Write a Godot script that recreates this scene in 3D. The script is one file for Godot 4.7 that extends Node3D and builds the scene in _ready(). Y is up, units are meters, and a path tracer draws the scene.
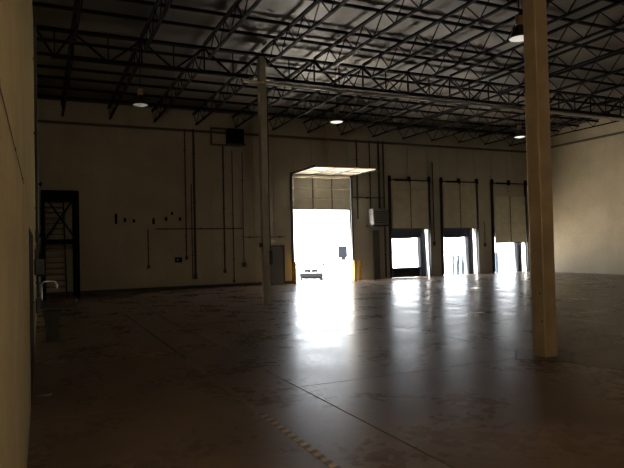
extends Node3D

# ---------------------------------------------------------------- measures (metres)
const BACK := -30.19      # inner face of the wall with the doors
const RIGHT := 30.6       # inner face of the far side wall
const LEFT := -0.14       # inner face of the near side wall
const FRONT := 7.0        # wall behind the camera
const BAND := 3.07        # height of the paler lower wall band
const ROOF := 9.24        # underside of the roof deck

var M := {}
var taken := {}
var boxes := {}
var rng := RandomNumberGenerator.new()

# ---------------------------------------------------------------- helpers
func numbered(called: String) -> String:
	if not taken.has(called):
		taken[called] = 0
		return called
	taken[called] += 1
	return "%s_%03d" % [called, taken[called]]

func tag(o: Node, label := "", category := "", group := "", kind := "") -> void:
	if label: o.set_meta("label", label)
	if category: o.set_meta("category", category)
	if group: o.set_meta("group", group)
	if kind: o.set_meta("kind", kind)

func base(called: String, at: Vector3, label: String, category: String, group := "", kind := "") -> Node3D:
	var o := Node3D.new()
	o.name = numbered(called)
	add_child(o)
	o.position = at
	tag(o, label, category, group, kind)
	return o

func mi(called: String, mesh: Mesh, m: Material, parent: Node, at := Vector3.ZERO, basis_ := Basis()) -> MeshInstance3D:
	var o := MeshInstance3D.new()
	o.mesh = mesh
	o.material_override = m
	o.cast_shadow = GeometryInstance3D.SHADOW_CASTING_SETTING_ON
	if parent == self:
		o.name = numbered(called)
		add_child(o)
	else:
		o.name = called
		parent.add_child(o, true)
	o.transform = Transform3D(basis_, at)
	return o

func start() -> SurfaceTool:
	var st := SurfaceTool.new()
	st.begin(Mesh.PRIMITIVE_TRIANGLES)
	return st

func part(called: String, st: SurfaceTool, m: Material, parent: Node, at := Vector3.ZERO) -> MeshInstance3D:
	return mi(called, st.commit(), m, parent, at)

func box_mesh(s: Vector3) -> BoxMesh:
	var key := "%.4f %.4f %.4f" % [s.x, s.y, s.z]
	if not boxes.has(key):
		var b := BoxMesh.new()
		b.size = s
		boxes[key] = b
	return boxes[key]

# a box with chamfered edges
func chamfered(s: Vector3, c: float) -> ArrayMesh:
	var key := "c%.4f %.4f %.4f %.4f" % [s.x, s.y, s.z, c]
	if boxes.has(key):
		return boxes[key]
	var st := start()
	var h := s / 2
	var ax := [Vector3(1, 0, 0), Vector3(0, 1, 0), Vector3(0, 0, 1)]
	for i in 3:
		var u: Vector3 = ax[(i + 1) % 3]
		var v: Vector3 = ax[(i + 2) % 3]
		var n: Vector3 = ax[i]
		for g in [-1.0, 1.0]:
			var hn: float = h[i]
			var hu: float = h[(i + 1) % 3] - c
			var hv: float = h[(i + 2) % 3] - c
			quad(st, n * g * hn - u * hu - v * hv, n * g * hn + u * hu - v * hv, n * g * hn + u * hu + v * hv, n * g * hn - u * hu + v * hv, n * g)
			for k in [-1.0, 1.0]:
				# the edge along v between the faces n*g and u*k
				var a: Vector3 = n * g * hn + u * k * hu
				var b: Vector3 = n * g * (hn - c) + u * k * (hu + c)
				quad(st, a - v * hv, a + v * hv, b + v * hv, b - v * hv, (n * g + u * k).normalized())
	for x in [-1.0, 1.0]:
		for y in [-1.0, 1.0]:
			for z in [-1.0, 1.0]:
				var q := Vector3(x, y, z)
				var e := h - Vector3(c, c, c)
				tri(st, q * Vector3(h.x, e.y, e.z), q * Vector3(e.x, h.y, e.z), q * Vector3(e.x, e.y, h.z), q.normalized())
	var m := st.commit()
	boxes[key] = m
	return m

func tri(st: SurfaceTool, a: Vector3, b: Vector3, c: Vector3, n: Vector3) -> void:
	var pts := [a, b, c] if (b - a).cross(c - a).dot(n) < 0 else [a, c, b]
	for p: Vector3 in pts:
		st.set_normal(n)
		st.set_uv(Vector2(p.x + p.z, p.y))
		st.add_vertex(p)

func quad(st: SurfaceTool, a: Vector3, b: Vector3, c: Vector3, d: Vector3, n: Vector3) -> void:
	tri(st, a, b, c, n)
	tri(st, a, c, d, n)

func bx(st: SurfaceTool, c: Vector3, s: Vector3, b := Basis()) -> void:
	st.append_from(box_mesh(s), 0, Transform3D(b, c))

func span(st: SurfaceTool, lo: Vector3, hi: Vector3) -> void:
	bx(st, (lo + hi) / 2, (hi - lo).abs())

func frame_to(a: Vector3, b: Vector3) -> Basis:
	var y := (b - a).normalized()
	var x := y.cross(Vector3.FORWARD if absf(y.z) < 0.9 else Vector3.UP).normalized()
	return Basis(x, y, x.cross(y))

func bar(st: SurfaceTool, a: Vector3, b: Vector3, w: float, d: float) -> void:
	bx(st, (a + b) / 2, Vector3(w, a.distance_to(b), d), frame_to(a, b))

func tube(st: SurfaceTool, a: Vector3, b: Vector3, r: float, r2 := -1.0, sides := 12) -> void:
	var key := "t%.4f %.4f %.4f %d" % [r, r2, a.distance_to(b), sides]
	if not boxes.has(key):
		var c := CylinderMesh.new()
		c.bottom_radius = r
		c.top_radius = r if r2 < 0 else r2
		c.height = a.distance_to(b)
		c.radial_segments = sides
		c.rings = 1
		boxes[key] = c
	st.append_from(boxes[key], 0, Transform3D(frame_to(a, b), (a + b) / 2))

func path_tube(st: SurfaceTool, pts: Array, r: float) -> void:
	for i in pts.size() - 1:
		tube(st, pts[i], pts[i + 1], r)
		if i > 0:
			var s := SphereMesh.new()
			s.radius = r
			s.height = 2 * r
			s.radial_segments = 10
			s.rings = 5
			st.append_from(s, 0, Transform3D(Basis(), pts[i]))

func lathe(profile: Array, sides := 24) -> ArrayMesh:
	var st := start()
	for i in profile.size() - 1:
		var p: Vector2 = profile[i]
		var q: Vector2 = profile[i + 1]
		var nn := Vector2(p.y - q.y, q.x - p.x).normalized() * -1.0
		for k in sides:
			var a := TAU * k / sides
			var b := TAU * (k + 1) / sides
			var m := (a + b) / 2
			quad(st, Vector3(p.x * cos(a), p.y, p.x * sin(a)), Vector3(p.x * cos(b), p.y, p.x * sin(b)), Vector3(q.x * cos(b), q.y, q.x * sin(b)), Vector3(q.x * cos(a), q.y, q.x * sin(a)), Vector3(nn.x * cos(m), nn.y, nn.x * sin(m)))
	return st.commit()

func noise_image(seed_: int, freq: float, octaves: int, size := 512) -> Image:
	var n := FastNoiseLite.new()
	n.seed = seed_
	n.noise_type = FastNoiseLite.TYPE_SIMPLEX_SMOOTH
	n.frequency = freq
	n.fractal_octaves = octaves
	return n.get_seamless_image(size, size)

# blotches of paint and dirt: colours between two tones
func blotches(seed_: int, freq: float, a: Color, b: Color, fine := 0.25, size := 512) -> ImageTexture:
	var n := noise_image(seed_, freq, 5, size)
	var f := noise_image(seed_ + 7, 0.08, 3, size)
	var im := Image.create(size, size, true, Image.FORMAT_RGB8)
	for y in size:
		for x in size:
			var t := clampf(lerpf(n.get_pixel(x, y).r, f.get_pixel(x, y).r, fine), 0, 1)
			im.set_pixel(x, y, a.lerp(b, smoothstep(0.2, 0.8, t)))
	im.generate_mipmaps()
	return ImageTexture.create_from_image(im)

func mat(c: Color, rough := 0.8, metal := 0.0, tex: Texture2D = null, scale := 0.25) -> StandardMaterial3D:
	var m := StandardMaterial3D.new()
	m.albedo_color = c
	m.roughness = rough
	m.metallic = metal
	if tex:
		m.albedo_texture = tex
		m.uv1_triplanar = true
		m.uv1_world_triplanar = true
		m.uv1_scale = Vector3.ONE * scale
	return m

# ---------------------------------------------------------------- the scene
func _ready() -> void:
	rng.seed = 11
	camera_and_light()
	make_materials()
	structure()
	doors()
	columns_and_roof()
	back_wall_fittings()
	left_side()
	lamps()
	floor_marks()
	yard()

func camera_and_light() -> void:
	var cam := Camera3D.new()
	cam.name = "camera"
	add_child(cam)
	cam.position = Vector3(0, 2.0, 0)
	cam.rotation = Vector3(0.022598, -0.434682, -0.023170)
	cam.fov = 43.636
	cam.near = 0.05
	cam.far = 400.0
	cam.current = true
	var e := Environment.new()
	var sky := Sky.new()
	var sm := ProceduralSkyMaterial.new()
	sm.sky_top_color = Color(0.86, 0.92, 1.0)
	sm.sky_horizon_color = Color(0.97, 0.985, 1.0)
	sm.sky_curve = 0.3
	sm.ground_bottom_color = Color(0.6, 0.6, 0.6)
	sm.ground_horizon_color = Color(0.97, 0.985, 1.0)
	sm.sun_angle_max = 1.0
	sky.sky_material = sm
	e.background_mode = Environment.BG_SKY
	e.sky = sky
	e.background_energy_multiplier = 1.0
	e.tonemap_mode = Environment.TONE_MAPPER_LINEAR
	e.tonemap_exposure = 13.0
	e.sdfgi_enabled = true
	e.ssao_enabled = true
	e.ssil_enabled = true
	var sun := DirectionalLight3D.new()
	sun.name = "sun"
	add_child(sun)
	sun.look_at_from_position(Vector3.ZERO, Vector3(0.55, -0.8, 0.085))
	sun.light_energy = 6.0
	sun.light_color = Color(1.0, 0.97, 0.92)
	sun.light_angular_distance = 0.53
	sun.sky_mode = DirectionalLight3D.SKY_MODE_LIGHT_ONLY
	sun.shadow_enabled = true
	var we := WorldEnvironment.new()
	we.name = "environment"
	we.environment = e
	add_child(we)

func make_materials() -> void:
	var grime := blotches(3, 0.006, Color(0.93, 0.925, 0.91), Color(1, 1, 1), 0.45)
	var stain := blotches(21, 0.012, Color(0.84, 0.82, 0.78), Color(1, 1, 1), 0.5)
	var concrete := blotches(5, 0.010, Color(0.84, 0.82, 0.80), Color(1, 1, 1), 0.35, 1024)
	M.wall_side = mat(Color(0.74, 0.69, 0.58), 0.75, 0, grime, 0.15)
	M.wall_grey = mat(Color(0.76, 0.755, 0.72), 0.75, 0, grime, 0.12)
	M.wall_low = mat(Color(0.735, 0.71, 0.66), 0.75, 0, grime, 0.15)
	M.wall_back_slab = mat(Color(0.68, 0.67, 0.64), 0.9)
	M.wall_tan = mat(Color(0.74, 0.66, 0.50), 1.0, 0, grime, 0.3)
	M.wall_tan.metallic_specular = 0.05
	M.floor = mat(Color(0.50, 0.43, 0.37), 0.3, 0, concrete, 0.06)
	M.floor.roughness = 1.0
	M.floor.metallic_specular = 0.15
	M.floor.roughness_texture = blotches(9, 0.01, Color(0.25, 0.25, 0.25), Color(0.345, 0.345, 0.345), 0.4, 1024)
	M.ledger = mat(Color(0.33, 0.32, 0.29), 0.7)
	M.joint = mat(Color(0.16, 0.14, 0.12), 0.9)
	M.pad = mat(Color(0.40, 0.35, 0.31), 0.45, 0, stain, 0.6)
	M.deck = mat(Color(0.275, 0.235, 0.185), 0.55, 0.0, grime, 0.2)
	M.black_steel = mat(Color(0.07, 0.067, 0.067), 0.7)
	M.black_steel.metallic_specular = 0.2
	M.dark_steel = mat(Color(0.2, 0.2, 0.21), 0.5)
	M.pipe = mat(Color(0.72, 0.70, 0.66), 0.45)
	M.conduit = mat(Color(0.26, 0.25, 0.24), 0.6)
	M.conduit_grey = mat(Color(0.42, 0.41, 0.39), 0.5)
	M.column_tan = mat(Color(0.70, 0.63, 0.53), 0.65, 0, grime, 0.5)
	M.column_grey = mat(Color(0.8, 0.8, 0.79), 0.65, 0, grime, 0.5)
	M.door_panel = mat(Color(0.84, 0.83, 0.78), 0.6, 0, grime, 0.4)
	M.door_seam = mat(Color(0.36, 0.35, 0.32), 0.7)
	M.reveal = mat(Color(0.86, 0.87, 0.88), 0.7)
	M.rubber = mat(Color(0.14, 0.15, 0.17), 0.85)
	M.rubber.metallic_specular = 0.2
	M.steel_plate = mat(Color(0.09, 0.1, 0.12), 0.8)
	M.steel_plate.metallic_specular = 0.1
	M.bumper = mat(Color(0.06, 0.065, 0.075), 0.9)
	M.bumper.metallic_specular = 0.05
	M.grey_door = mat(Color(0.40, 0.41, 0.43), 0.55)
	M.brown_door = mat(Color(0.2, 0.15, 0.11), 0.9)
	M.brown_door.metallic_specular = 0.1
	M.yellow = mat(Color(0.86, 0.66, 0.16), 0.5, 0, stain, 1.2)
	M.heater = mat(Color(0.60, 0.61, 0.62), 0.5)
	M.sign_white = mat(Color(0.85, 0.85, 0.82), 0.6)
	M.dark_sink = mat(Color(0.13, 0.13, 0.14), 0.4)
	M.chrome = mat(Color(0.85, 0.85, 0.86), 0.15, 1.0)
	M.tread = mat(Color(0.36, 0.31, 0.25), 0.7)
	M.tape_yellow = mat(Color(0.78, 0.59, 0.20), 0.6, 0, stain, 1.5)
	M.tape_dull = mat(Color(0.52, 0.44, 0.30), 0.6, 0, stain, 1.5)
	M.tape_black = mat(Color(0.16, 0.14, 0.12), 0.6)
	M.reflector = mat(Color(0.2, 0.19, 0.18), 0.5)
	M.ballast = mat(Color(0.62, 0.5, 0.42), 0.5)
	M.yard = mat(Color(0.72, 0.71, 0.69), 0.9, 0, concrete, 0.05)
	M.white_paint = mat(Color(0.9, 0.9, 0.9), 0.3)
	M.glass_dark = mat(Color(0.35, 0.38, 0.42), 0.08)
	M.tyre = mat(Color(0.07, 0.07, 0.08), 0.8)
	M.yard_steel = mat(Color(0.18, 0.21, 0.25), 0.8)
	M.yard_steel.metallic_specular = 0.1
	M.rope = mat(Color(0.72, 0.56, 0.44), 0.8)
	M.paper = mat(Color(0.88, 0.88, 0.86), 0.8)

# ---------------------------------------------------------------- floor, walls, deck
func structure() -> void:
	# floor: a bed with slabs; the gaps between the slabs are the saw-cut joints
	var st := start()
	span(st, Vector3(-0.6, -0.5, BACK - 0.34), Vector3(RIGHT + 0.4, -0.03, FRONT + 0.3))
	var fl := part("floor", st, M.joint, self)
	tag(fl, "polished brown grey concrete floor with saw-cut joints", "floor", "", "structure")
	var xs := [-0.6, 3.32, 7.94, 12.4, 16.85, 21.3, 25.75, RIGHT + 0.4]
	var zs := [FRONT + 0.3, 3.0, -2.3, -7.75, -11.7, -15.75, -19.8, -23.9, -27.6, BACK - 0.34]
	for i in xs.size() - 1:
		for j in zs.size() - 1:
			var lo := Vector3(xs[i] + 0.011, -0.05, zs[j + 1] + 0.008)
			var hi := Vector3(xs[i + 1] - 0.011, 0.0, zs[j] - 0.008)
			mi("slab", box_mesh(hi - lo), M.floor, fl, (lo + hi) / 2)

	# back wall: a slab with openings, faced with panels
	st = start()
	var holes := [[12.9, 16.47, 5.88], [19.25, 22.05, 3.04], [23.1, 25.85, 3.04], [27.25, 30.1, 3.04]]
	var x0 := LEFT - 0.3
	var zc := BACK - 0.02
	for h in holes:
		span(st, Vector3(x0, -0.4, zc - 0.28), Vector3(h[0], ROOF + 0.2, zc))
		span(st, Vector3(h[0], h[2], zc - 0.28), Vector3(h[1], ROOF + 0.2, zc))
		x0 = h[1]
	span(st, Vector3(x0, -0.4, zc - 0.28), Vector3(RIGHT + 0.3, ROOF + 0.2, zc))
	var wb := part("wall_back", st, M.wall_back_slab, self)
	tag(wb, "long painted wall of vertical panels with overhead doors", "wall", "", "structure")
	var cuts := [LEFT]
	for h in holes:
		cuts.append(h[0]); cuts.append(h[1])
	cuts.append(RIGHT)
	for i in cuts.size() - 1:
		var a: float = cuts[i]
		var b: float = cuts[i + 1]
		var open_to := 0.0
		if i % 2 == 1:
			open_to = holes[i / 2][2]
		var n := maxi(1, roundi((b - a) / 1.22))
		for k in n:
			var l := lerpf(a, b, float(k) / n) + 0.004
			var r := lerpf(a, b, float(k + 1) / n) - 0.004
			if open_to < 0.1:
				panel(wb, "lower_panel", l, r, 0.0, BAND, M.wall_low if a < 16.0 else M.wall_grey)
			panel(wb, "upper_panel", l, r, maxf(BAND + 0.008, open_to), ROOF, M.wall_low if a < 16.0 else M.wall_grey)
	st = start()
	span(st, Vector3(LEFT, 0, BACK), Vector3(12.85, 0.16, BACK + 0.04))
	tag(part("baseboard_back", st, M.conduit, self), "dark base strip along the foot of the dim wall", "baseboard", "", "structure")
	st = start()
	span(st, Vector3(LEFT, 8.16, BACK), Vector3(RIGHT, 8.28, BACK + 0.09))
	tag(part("trim_1", st, M.ledger, self), "dark steel ledger along the top of the door wall", "trim", "", "structure")

	# far side wall
	st = start()
	span(st, Vector3(RIGHT + 0.02, -0.4, BACK - 0.3), Vector3(RIGHT + 0.32, ROOF + 0.2, FRONT + 0.3))
	var wr := part("wall_right", st, M.wall_back_slab, self)
	tag(wr, "plain tan side wall beyond the dock doors", "wall", "", "structure")
	var z := BACK
	while z < FRONT - 0.1:
		var z2 := minf(z + 7.44, FRONT)
		for band in [[0.0, BAND, M.wall_side, "lower_panel"], [BAND + 0.001, ROOF, M.wall_side, "upper_panel"]]:
			var lo := Vector3(RIGHT, band[0], z + 0.004)
			var hi := Vector3(RIGHT + 0.02, band[1], z2 - 0.004)
			mi(band[3], box_mesh(hi - lo), band[2], wr, (lo + hi) / 2)
		z = z2
	st = start()
	span(st, Vector3(RIGHT - 0.09, 8.16, BACK + 0.1), Vector3(RIGHT, 8.28, FRONT))
	tag(part("trim_2", st, M.ledger, self), "dark steel ledger along the top of the tan side wall", "trim", "", "structure")

	# near side wall with a recessed doorway and a pier
	st = start()
	span(st, Vector3(LEFT - 0.3, -0.4, BACK - 0.3), Vector3(LEFT, ROOF + 0.2, -12.3))
	span(st, Vector3(LEFT - 0.3, 2.36, -12.3), Vector3(LEFT, ROOF + 0.2, -8.5))
	span(st, Vector3(LEFT - 0.3, -0.4, -8.5), Vector3(LEFT, ROOF + 0.2, FRONT + 0.3))
	span(st, Vector3(LEFT - 0.42, -0.4, -12.6), Vector3(LEFT - 0.16, 2.6, -8.2))
	var wl := part("wall_left", st, M.wall_tan, self)
	tag(wl, "side wall close by, seen at a grazing angle", "wall", "", "structure")
	mi("pier", chamfered(Vector3(0.3, ROOF + 0.02, 11.4), 0.015), M.wall_tan, wl, Vector3(LEFT - 0.135, ROOF / 2 - 0.02, 0.3))

	# wall behind the camera
	st = start()
	span(st, Vector3(LEFT - 0.3, -0.4, FRONT), Vector3(RIGHT + 0.3, ROOF + 0.2, FRONT + 0.3))
	tag(part("wall_front", st, M.wall_tan, self), "tan wall at the end of the hall opposite the doors", "wall", "", "structure")

	# corrugated roof deck
	st = start()
	var d := BACK - 0.3
	while d < FRONT + 0.3:
		var zz := [d, d + 0.075, d + 0.09, d + 0.135, d + 0.15]
		var yy := [ROOF, ROOF, ROOF + 0.038, ROOF + 0.038, ROOF]
		for k in 4:
			var a := Vector3(LEFT - 0.3, yy[k], zz[k])
			var b := Vector3(RIGHT + 0.3, yy[k], zz[k])
			var c := Vector3(RIGHT + 0.3, yy[k + 1], zz[k + 1])
			var e := Vector3(LEFT - 0.3, yy[k + 1], zz[k + 1])
			var nrm: Vector3 = (b - a).cross(e - a).normalized()
			if nrm.y > 0: nrm = -nrm
			quad(st, a, b, c, e, nrm)
		d += 0.15
	span(st, Vector3(LEFT - 0.3, ROOF + 0.06, BACK - 0.3), Vector3(RIGHT + 0.3, ROOF + 0.3, FRONT + 0.3))
	tag(part("ceiling", st, M.deck, self), "ribbed metal roof deck high above the hall", "ceiling", "", "structure")

func panel(parent: Node, called: String, l: float, r: float, y0: float, y1: float, m: Material) -> void:
	var s := Vector3(r - l, y1 - y0, 0.02)
	mi(called, chamfered(s, 0.005), m, parent, Vector3((l + r) / 2, (y0 + y1) / 2, BACK - 0.01))

# ---------------------------------------------------------------- doors
func section(parent: Node, l: float, r: float, y0: float, y1: float, z: float, stiles: Array) -> void:
	var p := mi("section", chamfered(Vector3(r - l, y1 - y0 + 0.001, 0.05), 0.02), M.door_panel, parent, Vector3((l + r) / 2, (y0 + y1) / 2, z))
	for s in stiles:
		mi("stile", box_mesh(Vector3(0.06, y1 - y0 - 0.03, 0.02)), M.door_seam, p, Vector3(lerpf(l, r, s) - (l + r) / 2, 0, 0.03))

func doors() -> void:
	# large drive-in door
	var o := base("door_1", Vector3.ZERO, "large overhead sectional door rolled half open above a bright truck opening", "door", "", "structure")
	var L := 12.9
	var R := 16.47
	var z := BACK + 0.08
	for k in 3:
		section(o, L - 0.04, R + 0.04, 4.15 + 0.6 * k, 4.75 + 0.6 * k, z, [0.333, 0.667])
	for k in 4:
		var zc := BACK + 0.55 + 0.66 * k + (0.2 if k > 1 else 0.0)
		var p := mi("section", chamfered(Vector3(R - L + 0.08, 0.05, 0.6), 0.012), M.door_panel, o, Vector3((L + R) / 2, 6.15, zc))
		for s in [-0.6, 0.6]:
			mi("stile", box_mesh(Vector3(0.06, 0.02, 0.58)), M.door_seam, p, Vector3(s, -0.03, 0))
	for x in [L - 0.12, R + 0.12]:
		var st := start()
		span(st, Vector3(x - 0.05, 0, BACK), Vector3(x + 0.05, 6.0, BACK + 0.14))
		span(st, Vector3(x - 0.03, 6.0, BACK), Vector3(x + 0.03, 6.22, BACK + 0.3))
		span(st, Vector3(x - 0.03, 6.1, BACK + 0.2), Vector3(x + 0.03, 6.2, BACK + 3.2))
		part("track", st, M.dark_steel, o)
	var st2 := start()
	bar(st2, Vector3(13.55, 6.18, BACK + 3.1), Vector3(13.5, 8.5, BACK + 3.1), 0.03, 0.03)
	bar(st2, Vector3(13.55, 6.6, BACK + 3.1), Vector3(13.82, 8.5, BACK + 3.1), 0.03, 0.03)
	part("track_hanger", st2, M.rope, o)
	st2 = start()
	span(st2, Vector3(13.3, 6.16, BACK + 3.05), Vector3(R, 6.2, BACK + 3.12))
	part("hanger_rail", st2, M.rope, o)
	st2 = start()
	span(st2, Vector3(L, 0.0, BACK - 0.32), Vector3(L - 0.02, 4.4, BACK))
	span(st2, Vector3(R, 0.0, BACK - 0.32), Vector3(R + 0.02, 4.4, BACK))
	part("jamb", st2, M.wall_low, o)
	st2 = start()
	span(st2, Vector3(L - 0.05, 4.12, z - 0.03), Vector3(R + 0.05, 4.16, z + 0.03))
	part("bottom_seal", st2, M.rubber, o)

	dock_door("door_2", 19.25, 22.05, 3.02, 6.0, "raised dock door next to the wall heater, over a black barrier plate")
	dock_door("door_3", 23.1, 25.85, 3.02, 5.98, "raised dock door between the two other dock doors")
	dock_door("door_4", 27.25, 30.1, 2.03, 5.12, "dock door hanging lower than the others, by the tan side wall")
	for a in [[19.25, 22.05, "black foam dock seal around the opening with the barrier plate"], [23.1, 25.85, "black foam dock seal around the middle dock opening"], [27.25, 30.1, "black foam dock seal around the opening by the tan side wall"]]:
		dock_seal(a[0], a[1], a[2])

	var st := start()
	span(st, Vector3(-1.0, 0.0, -0.04), Vector3(1.0, 0.56, 0.04))
	for x in [-0.7, 0.0, 0.7]:
		span(st, Vector3(x - 0.04, 0.02, -0.07), Vector3(x + 0.04, 0.5, -0.04))
	var bp := base("barrier_plate", Vector3(20.66, 0, BACK - 0.42), "black steel barrier plate standing across a dock opening", "barrier")
	part("plate", st, M.steel_plate, bp)
	st = start()
	span(st, Vector3(-1.0, 0.56, -0.06), Vector3(1.0, 0.61, 0.06))
	part("top_rail", st, M.dark_steel, bp)

	# steel door for people
	var md := base("door_5", Vector3(11.74, 0, BACK), "narrow grey steel door behind the slim grey column", "door", "", "structure")
	mi("leaf", chamfered(Vector3(0.92, 2.06, 0.045), 0.006), M.grey_door, md, Vector3(0, 1.04, 0.03))
	st = start()
	span(st, Vector3(-0.54, 0, 0), Vector3(-0.465, 2.15, 0.07))
	span(st, Vector3(0.465, 0, 0), Vector3(0.54, 2.15, 0.07))
	span(st, Vector3(-0.465, 2.075, 0), Vector3(0.465, 2.15, 0.07))
	part("door_frame", st, M.dark_steel, md)
	st = start()
	tube(st, Vector3(-0.38, 1.0, 0.05), Vector3(-0.38, 1.0, 0.11), 0.03)
	tube(st, Vector3(-0.38, 1.0, 0.11), Vector3(-0.26, 1.0, 0.11), 0.014)
	part("door_handle", st, M.chrome, md)

	# dark double door in the near wall
	var dd := base("door_6", Vector3(LEFT - 0.018, 0, -10.4), "dark brown double door set into the near side wall", "door", "", "structure")
	for s in [-1.0, 1.0]:
		var leaf := mi("leaf", chamfered(Vector3(0.05, 2.34, 1.88), 0.008), M.brown_door, dd, Vector3(0, 1.175, s * 0.945))
		mi("door_handle", chamfered(Vector3(0.04, 0.3, 0.04), 0.01), M.chrome, leaf, Vector3(0.045, -0.1, -s * 0.8))

func dock_door(called: String, l: float, r: float, y0: float, y1: float, label: String) -> void:
	var o := base(called, Vector3.ZERO, label, "door", "", "structure")
	var z := BACK + 0.09
	var h := (y1 - y0) / 5.0
	for k in 5:
		section(o, l + 0.12, r + 0.02, y0 + h * k, y0 + h * (k + 1), z, [0.5])
	var st: SurfaceTool
	for x in [l - 0.02, r + 0.09]:
		st = start()
		span(st, Vector3(x - 0.07, 0, BACK), Vector3(x + 0.07, 6.1, BACK + 0.05))
		span(st, Vector3(x - 0.035, 0.1, BACK + 0.05), Vector3(x + 0.035, 6.25, BACK + 0.17))
		part("track", st, M.dark_steel, o)
	st = start()
	tube(st, Vector3(l - 0.1, 5.98, BACK + 0.16), Vector3(r + 0.16, 5.98, BACK + 0.16), 0.035)
	part("torsion_shaft", st, M.black_steel, o)
	st = start()
	tube(st, Vector3(l + 0.3, 5.98, BACK + 0.16), Vector3((l + r) / 2 - 0.15, 5.98, BACK + 0.16), 0.06)
	part("spring", st, M.black_steel, o)
	for x in [l - 0.02, (l + r) / 2, r + 0.09]:
		st = start()
		span(st, Vector3(x - 0.05, 5.88, BACK), Vector3(x + 0.05, 6.2, BACK + 0.2))
		part("bracket", st, M.black_steel, o)
	st = start()
	span(st, Vector3(l + 0.1, y0 - 0.05, z - 0.03), Vector3(r + 0.04, y0, z + 0.03))
	part("bottom_seal", st, M.rubber, o)
	st = start()
	span(st, Vector3(r - 0.004, 0, BACK - 0.3), Vector3(r + 0.03, 3.04, BACK + 0.0))
	span(st, Vector3(l - 0.03, 0, BACK - 0.3), Vector3(l + 0.004, 3.04, BACK + 0.0))
	part("reveal", st, M.reveal, o)

func dock_seal(l: float, r: float, label: String) -> void:
	var o := base("dock_seal", Vector3((l + r) / 2, 0, BACK - 0.32), label, "dock seal")
	var w := (r - l) / 2
	for s in [-1.0, 1.0]:
		mi("side_pad", chamfered(Vector3(0.42, 3.3, 0.42), 0.05), M.rubber, o, Vector3(s * (w - 0.15), 1.45, -0.22))
	var st := start()
	var n := 14
	for k in n:
		var a := lerpf(-w + 0.02, w - 0.02, float(k) / n)
		var b := lerpf(-w + 0.02, w - 0.02, float(k + 1) / n)
		var sag := 0.07 * sin(PI * (k + 0.5) / n) * (1.0 if k % 3 else 0.6) + 0.05 * float(n - k) / n
		span(st, Vector3(a, 2.5 - sag, -0.42), Vector3(b, 3.3, -0.04))
	part("head_pad", st, M.rubber, o)

# ---------------------------------------------------------------- columns, girders, joists, pipes
func column(x: float, z: float, w: float, m: Material, label: String) -> Node3D:
	var o := base("steel_column", Vector3(x, 0, z), label, "column", "", "thing")
	mi("shaft", chamfered(Vector3(w, 8.93, w), 0.012), m, o, Vector3(0, 4.465, 0))
	var st := start()
	span(st, Vector3(-w * 0.8, 8.93, -w * 0.8), Vector3(w * 0.8, 8.958, w * 0.8))
	part("cap_plate", st, M.black_steel, o)
	return o

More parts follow.
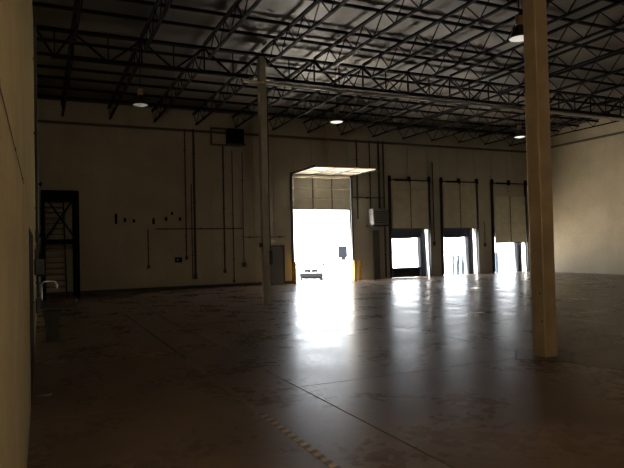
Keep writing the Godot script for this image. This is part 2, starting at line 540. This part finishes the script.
func columns_and_roof() -> void:
	var c := column(8.02, -7.65, 0.29, M.column_tan, "tan square column standing on a diamond floor patch")
	var st := start()
	for q in [Vector3(-0.147, 1.1, 0.06), Vector3(-0.147, 0.62, 0.09)]:
		st = start()
		tube(st, q, q + Vector3(-0.012, 0, 0), 0.018)
		part("anchor_bolt", st, M.conduit, c)
	c = column(7.33, -19.8, 0.25, M.column_grey, "slim grey square column between the door wall and the tan column")
	mi("junction_box", chamfered(Vector3(0.12, 0.16, 0.1), 0.01), M.conduit, c, Vector3(-0.18, 2.12, 0.06))
	mi("disconnect_switch", chamfered(Vector3(0.14, 0.5, 0.16), 0.015), M.dark_steel, c, Vector3(0.17, 1.66, 0.06))
	st = start()
	tube(st, Vector3(0.16, 1.9, 0.08), Vector3(0.16, 7.8, 0.08), 0.02)
	part("riser_conduit", st, M.dark_steel, c)
	column(20.25, -19.8, 0.27, M.column_tan, "tan column half hidden behind the other tan column")

	# joists
	var xs := []
	for k in 14: xs.append(1.0 + 2.11 * k)
	var proto_a := joist(BACK + 0.02, -19.9, 8, "black open-web roof joist spanning from the girder to the door wall", "roof joists over the door side")
	var proto_b := joist(-19.7, -7.6, 10, "black open-web roof joist over the floor by the tan column", "roof joists over the open floor")
	for proto: Node3D in [proto_a, proto_b]:
		for i in xs.size():
			var o := proto
			if i > 0:
				o = proto.duplicate()
				o.name = numbered("bar_joist")
				add_child(o)
			o.position.x = xs[i]
	# girder line
	girder(LEFT, 7.33, [1.0, 3.11, 5.22], "black girder truss from the near side wall to the slim grey column")
	girder(7.33, 20.25, [9.44, 11.55, 13.66, 15.77, 17.88], "black girder truss between the slim grey column and the hidden tan column")
	girder(20.25, RIGHT, [22.1, 24.21, 26.32, 28.43], "black girder truss from the hidden tan column to the far tan wall")
	# purlins
	for z in [-8.9, -10.3, -11.9, -13.5, -15.14, -17.15, -18.4, -21.4, -22.95, -24.5, -25.9, -27.5, -29.1]:
		st = start()
		span(st, Vector3(LEFT, 9.135, z - 0.035), Vector3(RIGHT, 9.15, z + 0.035))
		span(st, Vector3(LEFT, 9.15, z - 0.008), Vector3(RIGHT, ROOF, z + 0.008))
		tag(part("roof_purlin", st, M.black_steel, self), "thin dark steel purlin lying across the roof joists", "purlin", "purlins under the roof deck")
	# sprinkler pipes
	st = start()
	tube(st, Vector3(6.6, 7.93, -19.56), Vector3(RIGHT, 7.93, -19.56), 0.055)
	var sp := base("sprinkler_pipe", Vector3.ZERO, "long pale sprinkler pipe running along the foot of the girder", "pipe")
	part("pipe", st, M.pipe, sp)
	for k in 8:
		st = start()
		var x := 7.6 + 3.0 * k
		tube(st, Vector3(x, 7.95, -19.56), Vector3(x, 8.09, -19.71), 0.01)
		part("hanger", st, M.black_steel, sp)
	sp = base("branch_pipe", Vector3.ZERO, "short pale pipe hanging under a roof joist", "pipe")
	st = start()
	tube(st, Vector3(9.4, 8.33, -18.1), Vector3(9.4, 8.33, -16.5), 0.04)
	part("pipe", st, M.pipe, sp)
	st = start()
	tube(st, Vector3(9.4, 8.36, -17.3), Vector3(9.4, 8.419, -17.3), 0.012)
	part("hanger", st, M.black_steel, sp)

func joist(z0: float, z1: float, n: int, label: String, group: String) -> Node3D:
	var o := base("bar_joist", Vector3.ZERO, label, "joist", group)
	var l := z1 - z0
	var st := start()
	span(st, Vector3(-0.06, 9.06, z0), Vector3(-0.008, 9.13, z1))
	span(st, Vector3(0.008, 9.06, z0), Vector3(0.06, 9.13, z1))
	part("top_chord", st, M.black_steel, o)
	st = start()
	span(st, Vector3(-0.05, 8.42, z0 + 0.5), Vector3(-0.008, 8.475, z1 - 0.5))
	span(st, Vector3(0.008, 8.42, z0 + 0.5), Vector3(0.05, 8.475, z1 - 0.5))
	part("bottom_chord", st, M.black_steel, o)
	var pitch := l / n
	var rise := 0.62
	var run := pitch * 0.5
	var up := box_mesh(Vector3(0.028, Vector2(run, rise).length(), 0.028))
	for k in n:
		for s in [-1.0, 1.0]:
			var a := Vector3(0, 8.45, z0 + pitch * (k + 0.5))
			var b := Vector3(0, 8.45 + rise, a.z + s * run)
			mi("web_bar", up, M.black_steel, o, (a + b) / 2, frame_to(a, b))
	return o

func girder(x0: float, x1: float, nodes: Array, label: String) -> void:
	var o := base("girder_truss", Vector3.ZERO, label, "girder")
	var z := -19.8
	var st := start()
	span(st, Vector3(x0, 8.96, z - 0.09), Vector3(x1, 9.05, z - 0.01))
	span(st, Vector3(x0, 8.96, z + 0.01), Vector3(x1, 9.05, z + 0.09))
	part("top_chord", st, M.black_steel, o)
	st = start()
	var e := 0.5
	span(st, Vector3(x0 + e, 8.1, z - 0.08), Vector3(x1 - e, 8.17, z - 0.01))
	span(st, Vector3(x0 + e, 8.1, z + 0.01), Vector3(x1 - e, 8.17, z + 0.08))
	part("bottom_chord", st, M.black_steel, o)
	var top := [x0 + 0.05] + nodes + [x1 - 0.05]
	for i in top.size() - 1:
		var a: float = top[i]
		var b: float = top[i + 1]
		var m := (a + b) / 2
		for q in [[a, m], [b, m]]:
			st = start()
			bar(st, Vector3(q[0], 8.99, z), Vector3(q[1], 8.13, z), 0.06, 0.06)
			part("diagonal", st, M.black_steel, o)
		st = start()
		bar(st, Vector3(m, 8.99, z), Vector3(m, 8.13, z), 0.035, 0.035)
		part("post", st, M.black_steel, o)
		if i > 0:
			st = start()
			bar(st, Vector3(a, 8.99, z), Vector3(a, 8.13, z), 0.045, 0.045)
			part("post", st, M.black_steel, o)

# ---------------------------------------------------------------- things on the door wall
func conduit(x: float, y0: float, y1: float, r: float, label: String, box := Vector3.ZERO, m: Material = null) -> void:
	var o := base("wall_conduit", Vector3(x, y0, BACK), label, "conduit")
	var st := start()
	tube(st, Vector3(0, 0, r + 0.03), Vector3(0, y1 - y0, r + 0.03), r)
	part("pipe", st, m if m else M.conduit, o)
	if box != Vector3.ZERO:
		mi("end_box", chamfered(box, 0.01), M.conduit, o, Vector3(0, 0, box.z / 2))
	var n := maxi(1, int((y1 - y0) / 2.2))
	for k in n:
		st = start()
		span(st, Vector3(-r - 0.035, (k + 0.5) * (y1 - y0) / n - 0.015, 0), Vector3(r + 0.035, (k + 0.5) * (y1 - y0) / n + 0.015, 2 * r + 0.035))
		part("clamp", st, M.conduit, o)

func back_wall_fittings() -> void:
	conduit(6.83, 1.6, 8.3, 0.035, "dark conduit beside the black wall box", Vector3(0.14, 0.2, 0.1))
	conduit(7.28, 0.62, 8.3, 0.06, "thick dark pipe running nearly to the floor", Vector3(0.16, 0.26, 0.14))
	conduit(7.13, 0.5, 5.4, 0.025, "thin conduit close beside the thick dark pipe")
	conduit(8.86, 0.85, 7.5, 0.045, "dark conduit dropping from the edge of the high duct box", Vector3(0.14, 0.22, 0.12))
	conduit(9.36, 0.3, 7.3, 0.025, "thin conduit ending just above the floor by the slim column", Vector3(0.1, 0.16, 0.08))
	conduit(9.93, 1.15, 7.2, 0.03, "conduit with a grey end box and a cross pipe", Vector3(0.2, 0.24, 0.12), M.conduit_grey)
	conduit(4.9, 1.2, 3.1, 0.03, "short conduit hanging from the wall band line", Vector3(0.14, 0.16, 0.1))
	conduit(22.46, 2.05, 7.2, 0.035, "conduit between the first two dock doors", Vector3(0.16, 0.26, 0.1))
	conduit(26.55, 1.9, 3.4, 0.02, "short conduit with a switch between two dock doors", Vector3(0.13, 0.24, 0.09))
	conduit(17.0, 3.6, 8.3, 0.05, "dark pipe beside the large door track")
	conduit(17.9, 4.2, 8.3, 0.035, "slim pipe dropping onto the wall heater")
	conduit(18.5, 4.2, 8.3, 0.06, "dark pipe over the outer end of the wall heater")
	conduit(18.84, 0.1, 8.3, 0.05, "dark pipe from roof to floor beside the first dock door")
	# horizontal runs
	var runs := [[5.25, 9.9, 3.1, 0.03, "dark horizontal pipe along the wall band line"], [10.0, 12.3, 2.62, 0.022, "thin horizontal pipe crossing above the grey steel door"], [16.6, 18.8, 4.87, 0.03, "thin horizontal pipe above the wall heater"]]
	for r in runs:
		var o := base("wall_conduit", Vector3(r[0], r[2], BACK), r[4], "conduit")
		var st := start()
		tube(st, Vector3(0, 0, 0.14), Vector3(r[1] - r[0], 0, 0.14), r[3])
		part("pipe", st, M.conduit, o)
		for k in 3:
			st = start()
			var x: float = (r[1] - r[0]) * (0.12 + 0.38 * k)
			span(st, Vector3(x - 0.02, -0.05, 0), Vector3(x + 0.02, 0.05, 0.14))
			part("clamp", st, M.conduit, o)
	# high duct box
	var o := base("duct_box", Vector3(9.5, 7.52, BACK), "dark square duct box high on the wall under the roof", "duct")
	mi("body", chamfered(Vector3(0.9, 0.88, 0.44), 0.02), M.black_steel, o, Vector3(0, 0.45, 0.23))
	mi("flange", chamfered(Vector3(1.0, 0.08, 0.5), 0.01), M.dark_steel, o, Vector3(0, 0.04, 0.26))
	var st := start()
	span(st, Vector3(-1.3, 0.85, 0.05), Vector3(-0.45, 0.95, 0.15))
	span(st, Vector3(-1.3, 0.0, 0.05), Vector3(-1.22, 0.95, 0.15))
	span(st, Vector3(-1.3, 0.0, 0.05), Vector3(-0.45, 0.07, 0.15))
	part("support_frame", st, M.ledger, o)
	# wall heater
	o = base("wall_heater", Vector3(18.18, 3.2, BACK), "grey box heater mounted on the wall between the large door and the docks", "heater")
	mi("casing", chamfered(Vector3(1.05, 0.95, 0.6), 0.03), M.heater, o, Vector3(0, 0.5, 0.42))
	for k in 6:
		mi("louvre", box_mesh(Vector3(0.9, 0.03, 0.06)), M.dark_steel, o, Vector3(0, 0.16 + 0.13 * k, 0.73), Basis(Vector3.RIGHT, 0.5))
	st = start()
	span(st, Vector3(-0.6, -0.06, 0), Vector3(0.6, 0.02, 0.74))
	part("bracket", st, M.dark_steel, o)
	# narrow pale panel below the heater
	o = base("service_panel", Vector3(18.2, 0.0, BACK + 0.02), "tall narrow grey service panel under the wall heater", "panel")
	mi("cover", chamfered(Vector3(0.4, 2.9, 0.14), 0.015), M.conduit_grey, o, Vector3(0, 1.46, 0.07))
	mi("latch", chamfered(Vector3(0.05, 0.16, 0.03), 0.008), M.dark_steel, o, Vector3(0.14, 1.3, 0.15))
	# black wall box with a pale label
	o = base("wall_box", Vector3(6.4, 1.38, BACK), "small black box with a pale label on the wall", "box")
	mi("casing", chamfered(Vector3(0.34, 0.26, 0.16), 0.015), M.black_steel, o, Vector3(0, 0.13, 0.08))
	mi("paper_label", box_mesh(Vector3(0.09, 0.07, 0.004)), M.sign_white, o, Vector3(-0.05, 0.14, 0.162))
	# leftover brackets in a row
	var spots := [[3.38, 3.62, 0.5], [3.80, 3.56, 0.2], [4.23, 3.52, 0.16], [5.19, 3.5, 0.3], [5.82, 3.61, 0.2], [6.12, 3.9, 0.14], [6.53, 3.61, 0.18]]
	for s in spots:
		o = base("anchor_bracket", Vector3(s[0], s[1] - s[2] / 2, BACK), "small black leftover bracket bolted above the wall band line", "bracket", "leftover brackets in a row on the dim wall")
		mi("plate", chamfered(Vector3(0.12, s[2], 0.03), 0.006), M.black_steel, o, Vector3(0, s[2] / 2, 0.015))
		mi("stub", chamfered(Vector3(0.05, 0.05, 0.12), 0.006), M.black_steel, o, Vector3(0, s[2] * 0.6, 0.08))
	# sign above the steel door
	o = base("door_sign", Vector3(11.55, 2.3, BACK), "small pale sign above the grey steel door", "sign")
	mi("board", chamfered(Vector3(0.36, 0.16, 0.03), 0.005), M.sign_white, o, Vector3(0, 0.08, 0.016))
	# bollards
	for b in [[12.72, -29.75, 1.25, "yellow bollard between the grey steel door and the large door"], [16.6, -29.9, 1.2, "yellow bollard at the heater side of the large door, against the jamb"], [16.92, -29.85, 1.15, "yellow bollard a hand's breadth from the one against the jamb"]]:
		o = base("bollard", Vector3(b[0], 0, b[1]), b[3], "bollard")
		mi("post", lathe([Vector2(0.0, 0.0), Vector2(0.085, 0.0), Vector2(0.085, b[2] - 0.06), Vector2(0.07, b[2] - 0.02), Vector2(0.0, b[2])]), M.yellow, o)
		mi("base_collar", lathe([Vector2(0.12, 0.0), Vector2(0.12, 0.03), Vector2(0.085, 0.035)]), M.dark_steel, o)

# ---------------------------------------------------------------- near the side wall
func left_side() -> void:
	# stair tower: a braced frame with a steep flight behind it
	var o := base("stair_tower", Vector3(0.02, 0, -27.0), "black steel stair tower with an X brace and open treads", "stairs")
	for x in [0.07, 1.42]:
		for z in [0.0, -2.9]:
			mi("post", chamfered(Vector3(0.14, 4.66, 0.14), 0.01), M.black_steel, o, Vector3(x, 2.33, z))
	var st: SurfaceTool
	for q in [[4.54, 0.26], [2.5, 0.16]]:
		for z in [0.0, -2.9]:
			mi("beam", chamfered(Vector3(1.21, q[1], 0.1), 0.01), M.black_steel, o, Vector3(0.745, q[0], z))
	for q in [[0.14, 2.58, 1.35, 4.42], [0.14, 4.42, 1.35, 2.58]]:
		st = start()
		bar(st, Vector3(q[0], q[1], 0.02 if q[1] < 3 else -0.03), Vector3(q[2], q[3], 0.02 if q[1] < 3 else -0.03), 0.07, 0.04)
		part("brace", st, M.black_steel, o)
	for x in [0.14, 0.96]:
		st = start()
		bar(st, Vector3(x, 0.1, -0.2), Vector3(x, 4.5, -2.75), 0.05, 0.2)
		part("stringer", st, M.black_steel, o)
	for k in 17:
		mi("tread", chamfered(Vector3(0.77, 0.05, 0.2), 0.008), M.tread, o, Vector3(0.55, 0.3 + 0.255 * k, -0.29 - 0.1478 * k))
	# utility sink
	o = base("utility_sink", Vector3(0.22, 0, -14.6), "dark pedestal sink with a bright tap beside the near wall", "sink")
	st = start()
	var lv := [[0.0, 0.15, 0.13], [0.3, 0.13, 0.12], [0.68, 0.2, 0.17]]
	for i in 2:
		var a: Array = lv[i]
		var b: Array = lv[i + 1]
		for s in [-1.0, 1.0]:
			quad(st, Vector3(s * a[1], a[0], -a[2]), Vector3(s * a[1], a[0], a[2]), Vector3(s * b[1], b[0], b[2]), Vector3(s * b[1], b[0], -b[2]), Vector3(s, 0, 0))
			quad(st, Vector3(-a[1], a[0], s * a[2]), Vector3(a[1], a[0], s * a[2]), Vector3(b[1], b[0], s * b[2]), Vector3(-b[1], b[0], s * b[2]), Vector3(0, 0, s))
	part("pedestal", st, M.dark_sink, o)
	st = start()
	# a trough: sloping floor, four walls
	quad(st, Vector3(-0.3, 0.68, -0.24), Vector3(-0.3, 0.68, 0.24), Vector3(0.2, 0.68, 0.24), Vector3(0.2, 0.68, -0.24), Vector3.DOWN)
	quad(st, Vector3(0.2, 0.68, -0.24), Vector3(0.2, 0.68, 0.24), Vector3(0.52, 0.86, 0.24), Vector3(0.52, 0.86, -0.24), Vector3(0.5, -0.8, 0).normalized())
	for s in [-1.0, 1.0]:
		for t in [0.24, 0.2]:
			quad(st, Vector3(-0.3, 0.68, s * t), Vector3(0.2, 0.68, s * t), Vector3(0.52, 0.86, s * t), Vector3(-0.3, 0.94, s * t), Vector3(0, 0, s if t > 0.22 else -s))
			tri(st, Vector3(0.52, 0.86, s * t), Vector3(0.52, 0.94, s * t), Vector3(-0.3, 0.94, s * t), Vector3(0, 0, s if t > 0.22 else -s))
		quad(st, Vector3(-0.3, 0.94, s * 0.2), Vector3(0.52, 0.94, s * 0.2), Vector3(0.52, 0.94, s * 0.24), Vector3(-0.3, 0.94, s * 0.24), Vector3.UP)
	span(st, Vector3(-0.34, 0.68, -0.24), Vector3(-0.3, 1.0, 0.24))
	span(st, Vector3(0.5, 0.85, -0.24), Vector3(0.54, 0.94, 0.24))
	span(st, Vector3(-0.3, 0.76, -0.2), Vector3(0.5, 0.78, 0.2))
	part("basin", st, M.dark_sink, o)
	st = start()
	path_tube(st, [Vector3(-0.22, 0.94, 0.0), Vector3(-0.22, 1.28, 0.0), Vector3(-0.16, 1.36, 0.0), Vector3(0.06, 1.36, 0.0), Vector3(0.1, 1.3, 0.0), Vector3(0.1, 1.2, 0.0)], 0.018)
	part("tap", st, M.chrome, o)
	st = start()
	tube(st, Vector3(-0.22, 1.05, -0.12), Vector3(-0.22, 1.05, 0.12), 0.016)
	tube(st, Vector3(-0.22, 1.0, -0.12), Vector3(-0.22, 1.1, -0.12), 0.026)
	tube(st, Vector3(-0.22, 1.0, 0.12), Vector3(-0.22, 1.1, 0.12), 0.026)
	part("tap_handle", st, M.chrome, o)
	mi("drain_plug", lathe([Vector2(0.0, 0.06), Vector2(0.035, 0.05), Vector2(0.03, 0.0), Vector2(0.05, -0.02), Vector2(0.0, -0.03)], 14), M.chrome, o, Vector3(0.5, 0.9, 0.2))
	# dispenser over the sink
	o = base("towel_dispenser", Vector3(LEFT, 1.5, -14.6), "dark towel dispenser on the wall above the pedestal sink", "dispenser")
	mi("casing", chamfered(Vector3(0.24, 0.4, 0.3), 0.03), M.dark_sink, o, Vector3(0.12, 0.2, 0))
	mi("mouth", chamfered(Vector3(0.16, 0.04, 0.24), 0.01), M.dark_steel, o, Vector3(0.13, 0.0, 0))
	# thin cable along the near wall
	o = base("wall_cable", Vector3(LEFT + 0.015, 2.58, 0), "thin dark cable clipped level along the near tan wall", "cable")
	st = start()
	tube(st, Vector3(0.003, 0, -1.2), Vector3(0.003, 0, -5.38), 0.0022)
	part("wire", st, M.conduit, o)
	for z in [-2.2, -3.6, -5.0]:
		mi("clip", chamfered(Vector3(0.008, 0.02, 0.016), 0.002), M.dark_steel, o, Vector3(0.004, 0.0, z))
	# boxes and a conduit along the near wall
	o = base("alarm_horn", Vector3(LEFT, 4.85, -27.6), "small black horn on the near wall above the stair tower", "horn")
	mi("back_box", chamfered(Vector3(0.08, 0.26, 0.26), 0.01), M.black_steel, o, Vector3(0.04, 0.13, 0))
	mi("bell", lathe([Vector2(0.03, 0.0), Vector2(0.06, 0.06), Vector2(0.12, 0.12)], 16), M.black_steel, o, Vector3(0.08, 0.13, 0), Basis(Vector3.BACK, -PI / 2))
	for q in [[-18.0, 2.3, "upper"], [-16.4, 1.75, "lower"]]:
		o = base("switch_box", Vector3(LEFT, q[1], q[0]), "dark %s switch box on the near wall behind the sink" % q[2], "switch box")
		mi("casing", chamfered(Vector3(0.1, 0.36, 0.26), 0.012), M.dark_steel, o, Vector3(0.05, 0.18, 0))
		mi("lever", chamfered(Vector3(0.05, 0.12, 0.03), 0.006), M.black_steel, o, Vector3(0.12, 0.2, 0.08))
	o = base("wall_conduit", Vector3(LEFT, 0.4, -17.2), "dark conduit climbing the near wall behind the sink", "conduit")
	st = start()
	tube(st, Vector3(0.06, 0, 0), Vector3(0.06, 8.0, 0), 0.04)
	part("pipe", st, M.conduit, o)
	for k in 4:
		st = start()
		span(st, Vector3(0, 0.8 + 2 * k, -0.07), Vector3(0.1, 0.84 + 2 * k, 0.07))
		part("clamp", st, M.conduit, o)

# ---------------------------------------------------------------- lamps
func lamps() -> void:
	var spots := [
		[Vector3(11.0, 7.08, -21.05), 1.0, "high-bay lamp glowing above the large door"],
		[Vector3(10.9, 7.08, -10.9), 0.6, "high-bay lamp hanging close beside the tan column"],
		[Vector3(21.0, 7.08, -21.2), 0.9, "high-bay lamp hanging above the dock doors"],
		[Vector3(3.2, 7.08, -20.8), 0.12, "dim high-bay lamp over the dark end of the hall"],
		[Vector3(1.1, 5.2, 1.8), 6.0, "warm high-bay lamp lit at the end of the hall opposite the doors"]]
	for s in spots:
		var o := base("high_bay_lamp", s[0], s[2], "lamp", "high-bay lamps under the roof")
		mi("reflector", lathe([Vector2(0.07, 0.34), Vector2(0.12, 0.3), Vector2(0.2, 0.14), Vector2(0.26, 0.0), Vector2(0.25, 0.0), Vector2(0.19, 0.14), Vector2(0.11, 0.29)]), M.reflector, o)
		mi("ballast_housing", lathe([Vector2(0.0, 0.56), Vector2(0.1, 0.56), Vector2(0.1, 0.36), Vector2(0.07, 0.34), Vector2(0.0, 0.34)]), M.ballast, o)
		var st := start()
		tube(st, Vector3(0, 0.56, 0), Vector3(0, ROOF - s[0].y, 0), 0.012)
		tube(st, Vector3(0, ROOF - s[0].y - 0.03, 0), Vector3(0, ROOF - s[0].y + 0.01, 0), 0.07)
		part("hanger_rod", st, M.black_steel, o)
		var warm: bool = s[1] > 2.0
		var col := Color(1.0, 0.92, 0.78) if warm else Color(1.0, 0.97, 0.93)
		var m := StandardMaterial3D.new()
		m.albedo_color = Color(0.8, 0.8, 0.78)
		m.emission_enabled = true
		m.emission = col
		m.emission_energy_multiplier = 0.07 * minf(s[1], 1.0)
		mi("lamp_lens", lathe([Vector2(0.0, -0.05), Vector2(0.12, -0.035), Vector2(0.25, 0.005), Vector2(0.2, 0.03), Vector2(0.0, 0.03)]), m, o)
		var l := OmniLight3D.new()
		l.name = "lamp_light"
		l.light_color = col
		l.light_energy = 0.72 if warm else 0.004 * s[1]
		l.light_size = 0.2
		l.omni_range = 60.0
		l.omni_attenuation = 2.0
		l.shadow_enabled = true
		o.add_child(l)
		l.position = Vector3(0, -0.3, 0)

# ---------------------------------------------------------------- marks on the floor
func floor_marks() -> void:
	# hazard tape
	var o := base("floor_tape", Vector3(2.4, 0, 0), "worn yellow and black striped tape along the floor", "tape")
	var st := start()
	span(st, Vector3(-0.045, 0, -6.75), Vector3(0.045, 0.002, -2.6))
	part("backing", st, M.tape_black, o)
	st = start()
	quad(st, Vector3(-0.045, 0.003, 0.0), Vector3(-0.045, 0.003, -0.085), Vector3(0.045, 0.003, -0.125), Vector3(0.045, 0.003, -0.04), Vector3.UP)
	var stripe := st.commit()
	var z := -2.65
	while z > -6.6:
		mi("stripe", stripe, M.tape_yellow, o, Vector3(0, 0, z))
		z -= 0.163
	while z > -10.5:
		var len_ := rng.randf_range(0.15, 0.4)
		mi("worn_piece", box_mesh(Vector3(snappedf(rng.randf_range(0.05, 0.085), 0.01), 0.002, snappedf(len_, 0.05))), M.tape_dull, o, Vector3(rng.randf_range(-0.012, 0.012), 0.001, z - len_ / 2))
		z -= len_ + rng.randf_range(0.02, 0.2)
	st = start()
	span(st, Vector3(-0.035, 0, -19.5), Vector3(0.035, 0.0015, -10.8))
	part("glue_line", st, M.joint, o)
	# diamond patch round the tan column
	o = base("column_pad", Vector3(7.98, 0, -7.66), "diamond shaped concrete patch round the foot of the tan column", "floor patch", "", "structure")
	var turn := Basis(Vector3.UP, PI / 4)
	mi("joint_filler", box_mesh(Vector3(0.93, 0.004, 0.93)), M.joint, o, Vector3(0, 0.002, 0), turn)
	mi("patch", box_mesh(Vector3(0.88, 0.006, 0.88)), M.pad, o, Vector3(0, 0.003, 0), turn)
	# scraps
	st = start()
	quad(st, Vector3(-0.09, 0.004, -0.03), Vector3(0.08, 0.012, -0.02), Vector3(0.09, 0.004, 0.05), Vector3(-0.06, 0.02, 0.04), Vector3.UP)
	quad(st, Vector3(0.08, 0.012, -0.02), Vector3(0.12, 0.03, 0.0), Vector3(0.12, 0.024, 0.04), Vector3(0.09, 0.004, 0.05), Vector3(-0.3, 1, 0).normalized())
	tag(part("paper_scrap", st, M.paper, self, Vector3(0.0, 0.0, -9.1)), "small white paper scrap on the floor by the near wall", "paper")

# ---------------------------------------------------------------- outside
func yard() -> void:
	var st := start()
	span(st, Vector3(-60, -1.2, -160), Vector3(110, -0.85, BACK - 0.3))
	tag(part("ground", st, M.yard, self), "bright concrete yard outside the doors", "ground", "", "structure")
	# ramp at the large door
	st = start()
	var a := [Vector3(12.0, 0, BACK - 0.3), Vector3(17.4, 0, BACK - 0.3), Vector3(17.4, -0.85, -37.5), Vector3(12.0, -0.85, -37.5), Vector3(12.0, -0.85, BACK - 0.3), Vector3(17.4, -0.85, BACK - 0.3)]
	quad(st, a[0], a[1], a[2], a[3], Vector3(0, 1, -0.1).normalized())
	tri(st, a[0], a[3], a[4], Vector3.LEFT)
	tri(st, a[1], a[2], a[5], Vector3.RIGHT)
	tag(part("ramp", st, M.yard, self), "concrete ramp leading down from the large door", "ramp", "", "structure")
	pickup()
	# board on posts
	var o := base("notice_board", Vector3(22.2, -0.85, -42.0), "dark board on slim posts outside the large door", "board")
	mi("board", chamfered(Vector3(0.82, 0.95, 0.08), 0.02), M.steel_plate, o, Vector3(0, 2.42, 0))
	mi("bracket", chamfered(Vector3(0.3, 0.24, 0.07), 0.02), M.steel_plate, o, Vector3(0.05, 1.84, 0))
	for x in [-0.2, 0.25]:
		mi("post", chamfered(Vector3(0.09, 2.0, 0.09), 0.01), M.yard_steel, o, Vector3(x, 1.0, -0.02))
	# posts beyond the dock doors
	for q in [[26.13, 2.0], [26.57, 2.0], [27.0, 2.0], [27.36, 1.95]]:
		o = base("yard_post", Vector3(q[0], -0.85, -33.0), "slim blue grey post outside the middle dock opening", "post", "posts outside the middle dock")
		mi("shaft", chamfered(Vector3(0.18, q[1], 0.18), 0.02), M.yard_steel, o, Vector3(0, q[1] / 2, 0))
		mi("cap", chamfered(Vector3(0.22, 0.05, 0.22), 0.01), M.yard_steel, o, Vector3(0, q[1] + 0.02, 0))
	o = base("yard_post", Vector3(30.05, -0.85, -33.0), "wide blue grey post outside the dock opening by the tan wall", "post")
	mi("shaft", chamfered(Vector3(0.3, 2.1, 0.2), 0.02), M.yard_steel, o, Vector3(0, 1.05, 0))
	mi("cap", chamfered(Vector3(0.34, 0.05, 0.24), 0.02), M.yard_steel, o, Vector3(0, 2.12, 0))
	o = base("yard_post", Vector3(30.4, -0.85, -33.0), "thin dark post beside the wide blue grey post", "post")
	mi("shaft", chamfered(Vector3(0.08, 2.15, 0.08), 0.01), M.steel_plate, o, Vector3(0, 1.07, 0))
	mi("foot_plate", chamfered(Vector3(0.2, 0.03, 0.2), 0.01), M.steel_plate, o, Vector3(0, 0.015, 0))

func pickup() -> void:
	var o := base("pickup_truck", Vector3(20.7, -0.85, -44.9), "white pickup truck facing the large door from outside", "truck")
	o.rotation.y = 0.42 - 0.84
	# body profile along z (front at +z), extruded over x
	var prof := [Vector2(0.0, 0.62), Vector2(0.06, 1.02), Vector2(-0.15, 1.16), Vector2(-1.25, 1.24), Vector2(-1.95, 1.9), Vector2(-3.5, 1.92), Vector2(-3.7, 1.3), Vector2(-5.6, 1.28), Vector2(-5.6, 0.55), Vector2(-0.1, 0.45)]
	var w := 0.98
	var st := start()
	var poly := PackedVector2Array(prof)
	var ids := Geometry2D.triangulate_polygon(poly)
	for s in [-1.0, 1.0]:
		for i in range(0, ids.size(), 3):
			tri(st, Vector3(s * w, poly[ids[i]].y, poly[ids[i]].x), Vector3(s * w, poly[ids[i + 1]].y, poly[ids[i + 1]].x), Vector3(s * w, poly[ids[i + 2]].y, poly[ids[i + 2]].x), Vector3(s, 0, 0))
	for i in prof.size():
		var p: Vector2 = prof[i]
		var q: Vector2 = prof[(i + 1) % prof.size()]
		var n := Vector3(0, p.x - q.x, q.y - p.y).normalized()
		quad(st, Vector3(-w, p.y, p.x), Vector3(w, p.y, p.x), Vector3(w, q.y, q.x), Vector3(-w, q.y, q.x), n)
	part("body", st, M.white_paint, o)
	st = start()
	quad(st, Vector3(-0.82, 1.29, -1.29), Vector3(0.82, 1.29, -1.29), Vector3(0.74, 1.84, -1.87), Vector3(-0.74, 1.84, -1.87), Vector3(0, 0.7, 0.7))
	part("windshield", st, M.glass_dark, o, Vector3(0, 0.012, 0.012))
	for s in [-1.0, 1.0]:
		mi("grille", chamfered(Vector3(0.52, 0.27, 0.06), 0.02), M.bumper, o, Vector3(s * 0.3, 0.87, 0.05))
		mi("headlight", chamfered(Vector3(0.26, 0.24, 0.08), 0.03), M.chrome, o, Vector3(s * 0.78, 0.88, 0.03))
		mi("mirror", chamfered(Vector3(0.2, 0.24, 0.1), 0.03), M.steel_plate, o, Vector3(s * 1.12, 1.36, -1.6))
		for z in [-0.95, -4.5]:
			var wh := mi("wheel", lathe([Vector2(0.2, -0.12), Vector2(0.38, -0.12), Vector2(0.4, -0.08), Vector2(0.4, 0.08), Vector2(0.38, 0.12), Vector2(0.2, 0.12)]), M.tyre, o, Vector3(s * 0.87, 0.4, z), Basis(Vector3.BACK, PI / 2))
			mi("hub_cap", lathe([Vector2(0.0, 0.1), Vector2(0.1, 0.1), Vector2(0.22, 0.06), Vector2(0.22, -0.06), Vector2(0.0, -0.1)]), M.chrome, wh)
	mi("bumper", chamfered(Vector3(2.0, 0.3, 0.2), 0.05), M.bumper, o, Vector3(0, 0.5, 0.12))
	mi("air_dam", chamfered(Vector3(1.7, 0.2, 0.1), 0.03), M.bumper, o, Vector3(0, 0.28, 0.02))
